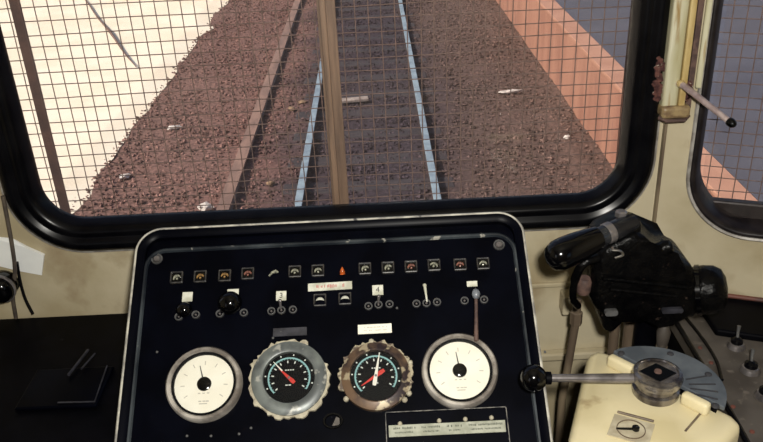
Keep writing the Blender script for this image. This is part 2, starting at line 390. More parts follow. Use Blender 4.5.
# conductor rail
cr_ = empty('conductor_rail', (-1.245, 8, GZ - 0.08), 'rusty brown third rail left of the bright running rails', 'rail')
bm = bmesh.new(); prof = [(-0.045, -0.08), (0.045, -0.08), (0.02, -0.055), (0.02, -0.04), (0.05, -0.025), (0.05, -0.005), (-0.05, -0.005), (-0.05, -0.025), (-0.02, -0.04), (-0.02, -0.055)]
prism(bm, prof, -70, 6, Matrix(((1, 0, 0, -1.245), (0, 0, -1, 0), (0, 1, 0, GZ), (0, 0, 0, 1))))
obj('rail', bm, M_third, cr_)
bm = bmesh.new(); lathe(bm, [(0, 0.09), (0.03, 0.09), (0.05, 0.05), (0.04, 0.04), (0.06, 0.0), (0, 0)], 10); bm.normal_update()
me = bpy.data.meshes.new('insulator'); bm.to_mesh(me); bm.free(); me.materials.append(M_litter)
for k in range(6): mobj('insulator', me, cr_, T(-1.245, 6.4 + 2.6 * k, GZ - 0.165))

# litter on the ballast
def crumple(name, p, sx, sy, sz, seed, m, label, cat, rz=0.0, group=None):
    bm = bmesh.new(); bmesh.ops.create_icosphere(bm, subdivisions=2, radius=1.0)
    for v in bm.verts:
        q = v.co.copy(); k = 1 + 0.45 * noise.noise(q * 2.1 + Vector((seed, 0, 0)))
        v.co = Vector((q.x * sx * k, q.y * sy * k, q.z * sz * k))
    return tag(obj(name, bm, m, None, T(p.x, p.y, GZ - 0.06 + sz * 0.6) @ RZ(rz)), label, cat, group)
crumple('paper_scrap', at(511, 87, Z=GZ), 0.14, 0.03, 0.02, 1, M_litter, 'long white scrap of paper on ballast right of the rails', 'litter', 0.15)
crumple('paper_scrap', at(173, 123, Z=GZ), 0.075, 0.03, 0.02, 2, M_litter, 'small white scrap lying on ballast near the sunlit pale ground', 'litter', 0.3)
crumple('paper_scrap', at(124, 171, Z=GZ), 0.05, 0.03, 0.02, 5, M_litter, 'pale scrap at the near edge of the sunlit pale ground', 'litter', 0.6)
crumple('pale_stone', at(205, 203, Z=GZ), 0.06, 0.045, 0.04, 8, M_litter, 'pale stone on ballast beside the near end of the rusty third rail', 'stone', 0.1)
crumple('pale_stone', at(270, 178, Z=GZ), 0.035, 0.03, 0.02, 9, M_leaf, 'tan stone between third rail and left running rail', 'stone', 0.1)
crumple('dry_leaf', at(291, 104, Z=GZ), 0.035, 0.06, 0.015, 3, M_leaf, 'dry tan leaf between third rail and left running rail', 'leaf', 0.2)
crumple('dry_leaf', at(302, 97, Z=GZ), 0.05, 0.045, 0.012, 4, M_leaf, 'dry tan leaf touching the left running rail', 'leaf', 0.9)
crumple('pale_stone', at(567, 132, Z=GZ), 0.03, 0.03, 0.02, 11, M_litter, 'small pale stone at the foot of the salmon platform', 'stone', 0.1)
bm = bmesh.new(); box(bm, (0, 0, 0), (0.30, 0.10, 0.03), 0.006)
p = at(354, 97, Z=GZ + 0.0)
tag(obj('timber_offcut', bm, M_plank, None, T(p.x, p.y, GZ - 0.03) @ RZ(0.12)), 'bleached timber offcut lying between the two bright rails', 'plank')
a, b = at(82, -4, Z=GZ), at(136, 67, Z=GZ)
bm = bmesh.new(); pts = [a.lerp(b, t / 10) + Vector((0.012 * math.sin(t * 1.3), 0, 0.0)) for t in range(11)]
tube(bm, pts, [0.010, 0.011, 0.012, 0.012, 0.012, 0.014, 0.022, 0.016, 0.012, 0.009, 0.006], 6)
tag(obj('dead_branch', bm, M_twig, smooth=True), 'thin dark branch lying on the sunlit pale ground', 'branch')

# ================================================================== CAB SHELL
WY = 1.10; TH = 0.05
HX, AL = 0.405, math.radians(20)                    # right hinge of the front wall
HL = -0.65
XR, XL, ZT, YB = 1.02, -0.98, 2.05, -0.95
MW = Matrix(((1, 0, 0, 0), (0, 0, 1, WY), (0, 1, 0, 0), (0, 0, 0, 1)))           # local x,y -> world x,z ; +z outward
MWi = Matrix(((1, 0, 0, 0), (0, 0, -1, WY), (0, 1, 0, 0), (0, 0, 0, 1)))         # +z into the cab
WIN = (-0.558, 0.398, 0.972, 1.66)
hole = rrect(WIN[0] + .025, WIN[1] - .025, WIN[2] + .025, WIN[3] - .025, 0.085)
bm = bmesh.new(); wall_with_hole(bm, [(HL, 0), (HX, 0), (HX, ZT), (HL, ZT)], hole, TH, MW)
wf = struct(obj('wall_front', bm, M_cream), 'cream painted cab front wall around the windscreen')
# seam, ledge and conduit strips on the front wall
bm = bmesh.new(); box(bm, (0.409, WY - 0.004, 0.93), (0.004, 0.010, 0.42), 0.001); obj('seam_bead', bm, M_pipe, wf)
bm = bmesh.new(); box(bm, (0.30, WY - 0.008, 0.738), (0.20, 0.016, 0.014), 0.003); obj('ledge', bm, M_cream, wf)
bm = bmesh.new(); box(bm, (0.28, WY - 0.003, 0.871), (0.21, 0.006, 0.008), 0.002); obj('wall_batten', bm, M_cream, wf)

def angled(sign):
    """matrix of an angled front panel: local x runs away from the hinge, y up, z outward"""
    hx = HX if sign > 0 else HL
    xd = Vector((sign * math.cos(AL), -math.sin(AL), 0)); zd = Vector((0, 0, 1)); od = Vector((sign * math.sin(AL), math.cos(AL), 0))
    return Matrix(((xd.x, 0, od.x, hx), (xd.y, 0, od.y, WY), (0, 1, 0, 0), (0, 0, 0, 1)))
LR = (XR - HX) / math.cos(AL); LLl = (HL - XL) / math.cos(AL)
MA = angled(1); MB_ = angled(-1)
SW = (0.046, 0.56, 0.966, 1.66)                     # right-hand quarter window in panel coordinates
def inward(M): return M @ Matrix.Diagonal((1, 1, -1, 1))
bm = bmesh.new(); wall_with_hole(bm, [(0, 0), (LR, 0), (LR, ZT), (0, ZT)], rrect(SW[0] + .008, SW[1] - .008, SW[2] + .008, SW[3] - .008, 0.087, 14), TH, MA)
wa = struct(obj('wall_front_right', bm, M_cream), 'cream angled cab wall panel around the quarter window')
SWL = (0.04, 0.31, 0.966, 1.66)
bm = bmesh.new(); wall_with_hole(bm, [(0, 0), (LLl, 0), (LLl, ZT), (0, ZT)], rrect(SWL[0] + .008, SWL[1] - .008, SWL[2] + .008, SWL[3] - .008, 0.087, 14), TH, MB_)
struct(obj('wall_front_left', bm, M_cream), 'cream angled cab wall panel left of the windscreen')
yR = WY - LR * math.sin(AL); yL = WY - LLl * math.sin(AL)
MSr = Matrix(((0, 0, 1, XR), (1, 0, 0, 0), (0, 1, 0, 0), (0, 0, 0, 1)))
MSl = Matrix(((0, 0, -1, XL), (1, 0, 0, 0), (0, 1, 0, 0), (0, 0, 0, 1)))
DW = rrect(-0.75, -0.12, 1.0, 1.75, 0.06)
bm = bmesh.new(); wall_with_hole(bm, [(YB, 0), (yR, 0), (yR, ZT), (YB, ZT)], DW, TH, MSr); struct(obj('wall_right', bm, M_cream), 'cream cab side wall on the right')
bm = bmesh.new(); wall_with_hole(bm, [(YB, 0), (yL, 0), (yL, ZT), (YB, ZT)], DW, TH, MSl); struct(obj('wall_left', bm, M_cream), 'cream cab side wall on the left')
bm = bmesh.new(); box(bm, (0.02, YB - 0.025, ZT / 2), (2.1, 0.05, ZT)); struct(obj('wall_back', bm, M_cream), 'cream cab bulkhead behind the driver')
plan = [(XL - .05, YB - .05), (XR + .05, YB - .05), (XR + .05, yR), (HX + .02, WY + .05), (HL - .02, WY + .05), (XL - .05, yL)]
bm = bmesh.new(); prism(bm, plan, -0.05, 0.0); struct(obj('floor', bm, M_floor), 'dark worn cab floor')
bm = bmesh.new(); prism(bm, plan, ZT, ZT + 0.05); struct(obj('ceiling', bm, M_ceil), 'pale cab ceiling')
bm = bmesh.new(); box(bm, (0.02, -0.1, -0.25), (1.9, 1.7, 0.38), 0.02); struct(obj('underframe', bm, M_dim), 'dark underframe below the cab floor')

# windscreen
bm = bmesh.new(); sweep_rrect(bm, WIN, 0.105, [(0.0, 0.0), (0.0, 0.005), (0.003, 0.009), (0.010, 0.013), (0.018, 0.012), (0.022, 0.006), (0.025, 0.0055), (0.029, 0.008), (0.035, 0.006), (0.040, -0.001), (0.045, -0.014), (0.046, -0.022), (0.024, -0.05), (0.024, -0.001)], MWi, 14, True)
win = struct(obj('window_1', bm, M_rubber, smooth=True, sharp=60), 'windscreen in a thick black rubber gasket above the console')
bm = bmesh.new(); sweep_rrect(bm, (WIN[0] - .003, WIN[1] + .003, WIN[2] - .003, WIN[3] + .003), 0.108, [(0, 0), (0, 0.004), (0.003, 0.005), (0.004, 0.0)], MWi, 14)
obj('edge_trim', bm, M_steeltrim, win)  # added strip, stands for the highlight along the gasket's outer edge
bm = bmesh.new(); box(bm, ((WIN[0] + WIN[1]) / 2, WY + 0.02, (WIN[2] + WIN[3]) / 2), (WIN[1] - WIN[0] - .06, 0.005, WIN[3] - WIN[2] - .06)); obj('pane', bm, M_glass, win)
# quarter windows
def quarter(name, M, rc, label):
    Mi = inward(M)
    bm = bmesh.new(); sweep_rrect(bm, rc, 0.095, [(0.0, 0.0), (0.0, 0.004), (0.003, 0.006), (0.007, 0.005), (0.010, -0.002), (0.013, -0.010), (0.016, -0.045), (0.008, -0.045), (0.008, -0.001)], Mi, 14, True)
    q = struct(obj(name, bm, M_gasket, smooth=True, sharp=60), label)
    bm = bmesh.new(); sweep_rrect(bm, (rc[0] - .004, rc[1] + .004, rc[2] - .004, rc[3] + .004), 0.099, [(0, 0), (0, 0.006), (0.002, 0.008), (0.005, 0.007), (0.005, 0.0)], Mi, 14)
    obj('edge_trim', bm, M_steeltrim, q)
    bm = bmesh.new(); box(bm, ((rc[0] + rc[1]) / 2, rc[2] + 0.018, 0.040), (rc[1] - rc[0] - .02, 0.040, 0.016), 0.003, M); obj('outer_sill', bm, M_gasket, q)
    bm = bmesh.new(); box(bm, ((rc[0] + rc[1]) / 2, (rc[2] + rc[3]) / 2, 0.022), (rc[1] - rc[0] - .04, rc[3] - rc[2] - .04, 0.005), 0, M); obj('pane', bm, M_glass, q)
    return q
quarter('window_2', MA, SW, 'angled quarter window right of the windscreen, steel edged dark gasket')
quarter('window_3', MB_, SWL, 'angled quarter window left of the windscreen')
for nm, M in (('window_4', MSr), ('window_5', MSl)):
    bm = bmesh.new(); sweep_rrect(bm, (-0.77, -0.10, 0.98, 1.77), 0.07, [(0, 0), (0, .01), (.02, .01), (.02, -.03), (.0, -.03)], inward(M), 8, False)
    q = struct(obj(nm, bm, M_gasket), 'cab side window beside the driver')
    bm = bmesh.new(); box(bm, (-0.435, 1.375, 0.022), (0.62, 0.74, 0.005), 0, M); obj('pane', bm, M_glass, q)

# outside wire guards
def guard(name, label, M, x0, x1, z0, z1, sp, bars, group=None, seed=1):
    """M: local x along, y up, z outward"""
    rg = random.Random(seed)
    root = empty(name, M @ Vector(((x0 + x1) / 2, z0, 0)), label, 'window guard', group)
    def wire(p0, p1, bow, zoff):
        pts = []
        n = 12; ph = rg.uniform(0, 6.3); k = rg.uniform(5, 8)
        for i in range(n + 1):
            t = i / n; p = Vector(p0).lerp(Vector(p1), t)
            d = bow * (math.sin(ph + k * t) + 0.5 * math.sin(2.3 * ph + 2.1 * k * t))
            if abs(p1[0] - p0[0]) > abs(p1[1] - p0[1]): p.y += d
            else: p.x += d
            pts.append(p)
        bm = bmesh.new(); tube(bm, pts, 0.0008, 5)
        obj('wire', bm, M_wire, root, M, smooth=True, sharp=80)
    x = x0 + 0.008
    while x < x1: wire((x, z0, 0), (x, z1, 0), 0.0007, 0); x += sp
    z = z0 + 0.006
    while z < z1: wire((x0, z, 0.0018), (x1, z, 0.0018), 0.0011, 0); z += sp
    bm = bmesh.new(); sweep_rrect(bm, (x0 - .012, x1 + .012, z0 - .012, z1 + .012), 0.07, [(0, -.006), (0, .008), (.012, .008), (.012, -.006)], M, 8, True)
    obj('outer_frame', bm, M_barbrown, root)
    for bx_, wd, m, flange in bars:
        bm = bmesh.new(); box(bm, (bx_, (z0 + z1) / 2, -0.004), (wd, z1 - z0, 0.006), 0.001, M)
        if flange: box(bm, (bx_ - wd * 0.18, (z0 + z1) / 2, -0.012), (wd * 0.34, z1 - z0, 0.012), 0.0015, M)
        obj('bar', bm, m, root)
    # fixing lugs back to the body
    for lx in (x0 - 0.006, x1 + 0.006):
        for lz in (z0 + 0.10, z1 - 0.10):
            bm = bmesh.new(); box(bm, (lx, lz, -0.006), (0.012, 0.02, 0.014), 0.001, M); obj('lug', bm, M_barbrown, root)
MG = MW @ T(0, 0, TH + 0.012)
guard('window_guard', 'rusty wire mesh guard with tan centre bar outside the windscreen', MG, -0.56, 0.40, 0.965, 1.66, 0.0187, [(-0.501, 0.014, M_barbrown, False), (-0.068, 0.026, M_bar, True)])
guard('window_guard', 'rusty wire mesh guard outside the right quarter window', MA @ T(0, 0, TH + 0.012), 0.05, 0.58, 0.965, 1.66, 0.0187, [(0.173, 0.014, M_barbrown, False)], seed=5)

# pillar cover between the windows
pc = bpy.data.objects.new('trim_1', None); link(pc, T(0.415, WY, 1.14), None); struct(pc, 'ribbed cream pillar cover between windscreen and quarter window')
zc, zh = 1.60, 0.90
bm = bmesh.new(); box(bm, (0.405, WY - 0.012, zc), (0.021, 0.024, zh), 0.004, seg=3); obj('cover_strip', bm, M_post, pc)
bm = bmesh.new(); box(bm, (0.4205, WY - 0.013, zc), (0.009, 0.026, zh), 0.002); obj('ochre_strip', bm, M_ochre, pc)
bm = bmesh.new(); box(bm, (0.433, WY - 0.012, zc), (0.008, 0.012, zh), 0.001); obj('dark_strip', bm, M_cork, pc)
bm = bmesh.new(); box(bm, (0.042, 1.62, -0.006), (0.008, 0.86, 0.012), 0.002, MA); obj('cover_strip', bm, M_post, pc)
bm = bmesh.new(); box(bm, (0.413, WY - 0.014, 1.158), (0.040, 0.034, 0.018), 0.005, seg=3); obj('clamp', bm, mat('browned_clamp', (0.30, 0.22, 0.11), (0.12, 0.07, 0.04), 60, 0.45), pc)
bm = bmesh.new(); tube(bm, [(0.392, WY - 0.022, 1.149), (0.40, WY - 0.031, 1.147), (0.425, WY - 0.031, 1.147), (0.434, WY - 0.02, 1.149)], 0.003, 8); obj('clamp_edge', bm, M_cork, pc, smooth=True)
bm = bmesh.new()
for k in range(26):
    z = rnd.uniform(1.172, 1.232); x = 0.390 + rnd.uniform(-0.008, 0.003)
    box(bm, (0, 0, 0), (rnd.uniform(.004, .009), .004, rnd.uniform(.005, .012)), 0.001, T(x, WY - 0.014, z) @ RY(rnd.uniform(-1, 1)) @ RX(rnd.uniform(-.5, .5)), 1)
obj('rust_patch', bm, M_rust, pc)
bm = bmesh.new()
for k in range(12):
    box(bm, (0, 0, 0), (rnd.uniform(.003, .006), .004, rnd.uniform(.005, .012)), 0.001, T(0.431 + rnd.uniform(-.003, .003), WY - 0.022, rnd.uniform(1.17, 1.215)) @ RY(rnd.uniform(-1, 1)), 1)
obj('rust_patch', bm, M_rust, pc)
# lever handle on the pillar
p0 = at(684, 86, Y=1.065); p1 = at(734, 125, Y=0.985)
lv = empty('window_lever', p0, 'slim chrome lever pointing out from the pillar over the quarter window', 'lever')
bm = bmesh.new(); tube(bm, [p0 - Vector((0.004, -0.018, 0)), p0, p0.lerp(p1, .5), p0.lerp(p1, .93)], [0.0055, 0.0045, 0.0042, 0.004], 12); obj('rod', bm, M_leverrod, lv, smooth=True)
bm = bmesh.new(); lathe(bm, [(0, 0), (.0055, 0), (.006, .003), (.0055, .008), (.003, .011), (0, .0115)], 14, axisM(p0.lerp(p1, .90), p1)); obj('tip', bm, M_gloss, lv, smooth=True)
bm = bmesh.new(); lathe(bm, [(0, .004), (.004, .0035), (.0055, 0), (.005, -.008)], 14, axisM(p0 + Vector((-.002, .006, .001)), p0 + Vector((-.002, -.02, .004)))); obj('pivot', bm, M_ochre, lv, smooth=True)

# ================================================================== CONSOLE
U0, U1 = -0.333, 0.184
cons = empty('driver_console', (-0.075, 0.86, 0.0), 'black sloping driving console with gauges, lamps and worn pale edge', 'console')
# body below the face: side profile in y-z swept along x
zt = lambda y: G0.z + (y - G0.y) * math.tan(SL)
y0c, y1c = 0.655, 0.978
bm = bmesh.new()
prof = [(y0c, 0.0), (1.03, 0.0), (1.03, zt(y1c) - 0.03), (y1c, zt(y1c) - 0.012), (y0c, zt(y0c) - 0.012)]
prism(bm, prof, U0 + 0.002, U1 - 0.002, Matrix(((0, 0, 1, 0), (1, 0, 0, 0), (0, 1, 0, 0), (0, 0, 0, 1))), 0.012)
obj('housing', bm, M_black, cons)
RC = (U0, U1, -0.19, 0.2155)
bm = bmesh.new(); sweep_rrect(bm, RC, 0.034, [(0.004, -0.05), (0.0, -0.02), (0.0, 0.006), (0.003, 0.008), (0.009, 0.007), (0.013, 0.004), (0.013, -0.012)], MP, 10)
rim = obj('rim', bm, M_black, cons, smooth=True)
bm = bmesh.new(); sweep_rrect(bm, (U0 - .0005, U1 + .0005, -0.19, 0.216), 0.0345, [(0.0, 0.0035), (0.0, 0.0075), (0.0015, 0.0090), (0.0032, 0.0085), (0.0032, 0.004)], MP, 12)
obj('worn_edge', bm, M_wornedge, rim)
# raised face panel with a rounded bead
FP = (U0 + 0.012, U1 - 0.012, -0.186, 0.187)
bm = bmesh.new(); prism(bm, rrect(*FP, 0.028, 8), -0.014, 0.0, MP); face = obj('face_panel', bm, M_black, cons)
bm = bmesh.new(); sweep_rrect(bm, FP, 0.028, [(-0.001, -0.006), (-0.001, 0.0015), (0.0012, 0.0032), (0.0035, 0.0030), (0.0050, 0.0)], MP, 10); obj('bead', bm, M_bead, face, smooth=True)
bm = bmesh.new(); prism(bm, rrect(U0 + .006, U1 - .006, 0.175, 0.212, 0.012), -0.03, -0.004, MP); obj('top_ledge', bm, M_black, cons)

def on(px, py, h=0.0):
    u, v = uv(px, py); return MP @ T(u, v, h)
# corner screws
for px, py in ((157, 259), (499, 245)):
    bm = bmesh.new(); lathe(bm, [(0, .0035), (.0035, .003), (.0048, .0012), (.0052, 0)], 16)
    s_ = obj('screw', bm, M_steel, cons, on(px, py), True)
    bm = bmesh.new(); lathe(bm, [(.0052, .0), (.0062, .002), (.0072, .002), (.0078, 0)], 16); obj('cup_washer', bm, M_iron, s_, on(px, py), True)
for px, py in ((187, 436), (211, 436), (239, 434), (251, 428), (281, 332), (397, 308), (545, 352), (273, 338), (157, 352)):
    bm = bmesh.new(); lathe(bm, [(0, .0014), (.0012, .0011), (.0018, 0)], 10); obj('rivet', bm, M_iron, cons, on(px, py), True)

# indicator lamps
bm = bmesh.new(); sweep_rrect(bm, (-.0083, .0083, -.0083, .0083), .0015, [(0, 0), (0, .003), (.0010, .0035), (.0018, .003), (.0018, .0)], Matrix(), 3, True)
bmesh.ops.recalc_face_normals(bm, faces=bm.faces)
bez = bpy.data.meshes.new('bezel'); bm.to_mesh(bez); bm.free(); bez.materials.append(mat('lamp_bezel', (0.055, 0.05, 0.045), (0.015, 0.014, 0.014), 200, 0.4))
def seat_and_glint(m):
    bm = bmesh.new()
    box(bm, (0, 0, .0008), (.0128, .0128, .0016))
    me = bpy.data.meshes.new('lens_seat'); bm.to_mesh(me); bm.free(); me.materials.append(M_gloss)
    bm = bmesh.new(); tube(bm, [(.0044 * math.cos(t) , .0040 * math.sin(t) - .0018, .0022) for t in [math.pi * k / 8 for k in range(9)]], [.0006, .0012, .0015, .0018, .0019, .0017, .0013, .001, .0006], 8)  # bright arc and bead shape the glint seen in each lamp
    sphere(bm, (0, -.002, .002), .0016)
    bmesh.ops.recalc_face_normals(bm, faces=bm.faces)
    m2 = bpy.data.meshes.new('lens'); bm.to_mesh(m2); bm.free(); m2.materials.append(m); return me, m2
LM = {k: seat_and_glint(m) for k, m in (('c', M_clear), ('a', M_amber), ('r', M_redglint))}
row = [(177, 278, 'c'), (200.5, 277, 'a'), (225, 276, 'a'), (248, 274, 'r'), (295, 272, 'c'), (318, 271, 'c'), (365, 269, 'c'), (388, 268, 'c'), (411, 267, 'r'), (434, 265.5, 'c'), (460, 265, 'r'), (483, 264, 'c')]
for px, py, k in row:
    M = on(px, py); b_ = mobj('indicator_lamp', bez, cons, M)
    mobj('lens_seat', LM[k][0], b_, M); mobj('lens', LM[k][1], b_, M @ RZ(rnd.uniform(-.5, .5)) @ T(0, 0, rnd.uniform(-.0006, 0)))
# lone glint shaped as a bent sliver, and bare orange lamp
bm = bmesh.new(); tube(bm, [(-.006, -.004, .003), (-.002, 0, .005), (.003, .002, .004), (.006, .001, .003)], [.0012, .0016, .0026, .001], 8); o = obj('indicator_lamp', bm, M_clear, cons, on(274, 274), True); o['label'] = 'glint of a lamp without a bezel, shaped as a sliver'
bm = bmesh.new(); lathe(bm, [(0, .010), (.0010, .0088), (.0024, .006), (.0036, .003), (.0030, .001), (.0038, 0)], 12, RX(-0.9)); o = obj('indicator_lamp', bm, M_orange, cons, on(342.5, 274), True); o['label'] = 'bare orange flame-shaped lamp'
# two square lamps under the long label
for px, py in ((320, 300.5), (345, 299)):
    M = on(px, py); b_ = mobj('indicator_lamp', bez, cons, M @ Matrix.Scale(1.0, 4))
    bm = bmesh.new(); lathe(bm, [(0, .0042), (.003, .0036), (.0048, .002), (.0056, 0)], 16, T(0, -.001), 0, math.pi); obj('lens', bm, M_tag, b_, M, True)

def slab(name, px0, py0, px1, py1, m, parent=cons, th=0.0012, rz=0.0, h=0.0):
    u0, v0 = uv(px0, py1); u1, v1 = uv(px1, py0)
    bm = bmesh.new(); box(bm, (0, 0, th / 2 + h), (abs(u1 - u0), abs(v1 - v0), th), 0.0003, seg=1)
    M = MP @ T((u0 + u1) / 2, (v0 + v1) / 2) @ RZ(rz)
    return obj(name, bm, m, parent, M), M
def bars(M, rects, m, parent, name='lettering', z=0.0013):
    bm = bmesh.new()
    for x, y, sx, sy in rects: box(bm, (x, y, z), (sx, sy, 0.0003))
    return obj(name, bm, m, parent, M)
def text_rects(x0, x1, y, h, rg, fill=0.75):
    out = []; x = x0
    while x < x1:
        wd = rg.uniform(.0006, .0016)
        if rg.random() < fill: out.append((x + wd / 2, y + rg.uniform(-.1, .1) * h, wd, h * rg.uniform(.6, 1)))
        x += wd + rg.uniform(.0003, .0007)
    return out
def glyph(M, ch, size, m, parent):
    cu = bpy.data.curves.new('figure', 'FONT'); cu.body = ch; cu.size = size; cu.align_x = 'CENTER'; cu.align_y = 'CENTER'; cu.extrude = 0.0002
    t = bpy.data.objects.new('figure', cu); COL.objects.link(t); bpy.context.view_layer.update()
    me = bpy.data.meshes.new_from_object(t); bpy.data.objects.remove(t); me.materials.clear(); me.materials.append(m)
    return mobj('figure', me, parent, M @ T(0, 0, 0.0014))
rg = random.Random(11)
o, M = slab('label_plate', 308, 281.5, 352, 291.5, M_tag, rz=0.012); o['label'] = 'long pale label with faint red lettering'
bars(M, text_rects(-.018, .018, .0003, .005, rg, .65), M_redink, o)
o, M = slab('label_plate', 276, 291, 286.5, 301, M_tag); glyph(M, '3', .010, M_ink, o); o['label'] = 'square pale label with a figure 3'
o, M = slab('label_plate', 372.5, 285, 383, 295.5, M_tag); glyph(M, '4', .010, M_ink, o); o['label'] = 'square pale label with a figure 4'
o, M = slab('label_plate', 182, 292, 193, 302, M_tag)
o, M = slab('label_plate', 227, 289, 239, 299, M_tag)
o, M = slab('label_plate', 467, 281, 477, 287, M_tag)
o, M = slab('label_plate', 358, 323.5, 391.5, 334.5, M_white); o['label'] = 'white label above the bronze gauge'
bars(M, text_rects(-.016, .016, .002, .0016, rg, .8) + text_rects(-.014, .014, -.002, .0014, rg, .8), M_faint, o)
o, M = slab('label_plate', 273, 327, 307, 337, M_greylabel); o['label'] = 'dark grey plate above the grey gauge'

# black knobs
for px, py, r in ((185, 311, .0105), (231, 305, .0155)):
    M = on(px, py); bm = bmesh.new(); lathe(bm, [(0, r * 1.35), (r * .35, r * 1.3), (r * .72, r * 1.08), (r * .95, r * .72), (r, r * .4), (r * .8, r * .1), (r * .5, 0)], 28)
    obj('knob', bm, M_gloss, cons, M, True, 60)
def ring(px, py, r=.0055, m=None):
    M = on(px, py); bm = bmesh.new(); lathe(bm, [(r * .62, 0), (r * .62, .002), (r * .75, .003), (r * .92, .0028), (r, .0)], 18)
    o = obj('switch_collar', bm, m or M_iron, cons, M, True)
    bm = bmesh.new(); lathe(bm, [(0, .0022), (r * .22, .002), (r * .3, .0)], 10); obj('switch_pin', bm, M_steel, o, M, True)
for px, py in ((196, 315), (244, 313), (271.5, 311.5), (281.5, 310.5), (293, 310), (368.5, 306.5), (378.5, 305), (389.5, 304.5), (416.5, 304), (426.5, 303.5), (437, 302.5), (464.5, 301), (484, 300), (179, 317), (220, 314)): ring(px, py)
for px, py, qx, qy in ((281, 309, 281, 303.5), (378.5, 304, 379, 299), (427, 302, 424.5, 288)):
    M = on(px, py); u0, v0 = uv(px, py); u1, v1 = uv(qx, qy)
    e = Vector((u1 - u0, v1 - v0, .009)); bm = bmesh.new(); tube(bm, [(0, 0, .001), e * .6 + Vector((0, 0, .001)), e], [.0011, .0016, .0022], 10); sphere(bm, e, .0026, u=10, v=6)
    o = obj('toggle_lever', bm, M_steel if qy > 295 else M_tag, cons, M, True)
# long lever switch
u0, v0 = uv(475.5, 343); u1, v1 = uv(476, 294, .02)
bm = bmesh.new(); tube(bm, [(0, 0, .002), (0, 0, .012), ((u1 - u0) * .5, (v1 - v0) * .5, .017), (u1 - u0, v1 - v0, .02)], [.003, .003, .0022, .0022], 10)
ls = obj('switch_lever', bm, M_cork, cons, MP @ T(u0, v0), True); ls['label'] = 'long brown lever switch with grey ball end'
bm = bmesh.new(); sphere(bm, (0, 0, 0), .0062, scale=(.85, 1.15, .9)); obj('ball_end', bm, mat('grey_ball', (0.22, 0.24, 0.27), (0.12, 0.13, 0.15), 120, 0.3), ls, MP @ T(u1, v1, .02), True)

# gauges
def arc(bm, r0, r1, a0, a1, z, n=40):
    rows = [[bm.verts.new((r * math.cos(a0 + (a1 - a0) * i / n), r * math.sin(a0 + (a1 - a0) * i / n), z)) for i in range(n + 1)] for r in (r0, r1)]
    for i in range(n): bm.faces.new((rows[0][i], rows[0][i + 1], rows[1][i + 1], rows[1][i]))
def ticks(bm, n, a0, a1, r0, r1, wd, z, skip=()):
    for i in range(n):
        if i in skip: continue
        a = a0 + (a1 - a0) * i / (n - 1); box(bm, ((r0 + r1) / 2, 0, z), (r1 - r0, wd, .0003), 0, RZ(a))
def white_gauge(px, py, label, needle_a):
    M = on(px, py)
    bm = bmesh.new(); lathe(bm, [(.0395, .004), (.0395, .009), (.0415, .0115), (.0445, .0115), (.0465, .009), (.0470, .0)], 56)
    g = obj('gauge', bm, M_bezel, cons, M, True, 50); g['label'] = label
    bm = bmesh.new(); lathe(bm, [(.0366, .0044), (.0368, .0085), (.0397, .0090)], 56); obj('inner_ring', bm, M_dial, g, M, True)
    bm = bmesh.new(); lathe(bm, [(0, .0045), (.0396, .0045), (.0396, .0)], 56); obj('dial', bm, M_white, g, M)
    bm = bmesh.new(); ticks(bm, 9, math.radians(215), math.radians(-35), .024, .029, .0011, .0048)
    for x in (-.0055, 0, .0055): box(bm, (x, -.0115, .0048), (.003, .0012, .0003))
    for x in (-.004, .001, .005): box(bm, (x, -.0215, .0048), (.0035, .0014, .0003))
    box(bm, (0, -.0245, .0048), (.010, .0012, .0003)); obj('scale', bm, M_faint, g, M)
    bm = bmesh.new(); lathe(bm, [(0, .0078), (.006, .0076), (.0085, .0066), (.009, .0046)], 28); h = obj('hub', bm, M_gloss, g, M, True)
    bm = bmesh.new(); prism(bm, [(.004, -.0009), (.0235, -.0004), (.0235, .0004), (.004, .0009)], .0058, .0064, RZ(needle_a)); obj('needle', bm, M_ink, g, M)
    bm = bmesh.new(); lathe(bm, [(0, .0088), (.0385, .0088)], 48); obj('cover_glass', bm, M_dialglass, g, M)
white_gauge(205, 385, 'white-faced round gauge in a nickel bezel, at the left end of the row', math.radians(105))
white_gauge(459.5, 371.5, 'white-faced round gauge in a nickel bezel, below the long lever switch', math.radians(97))

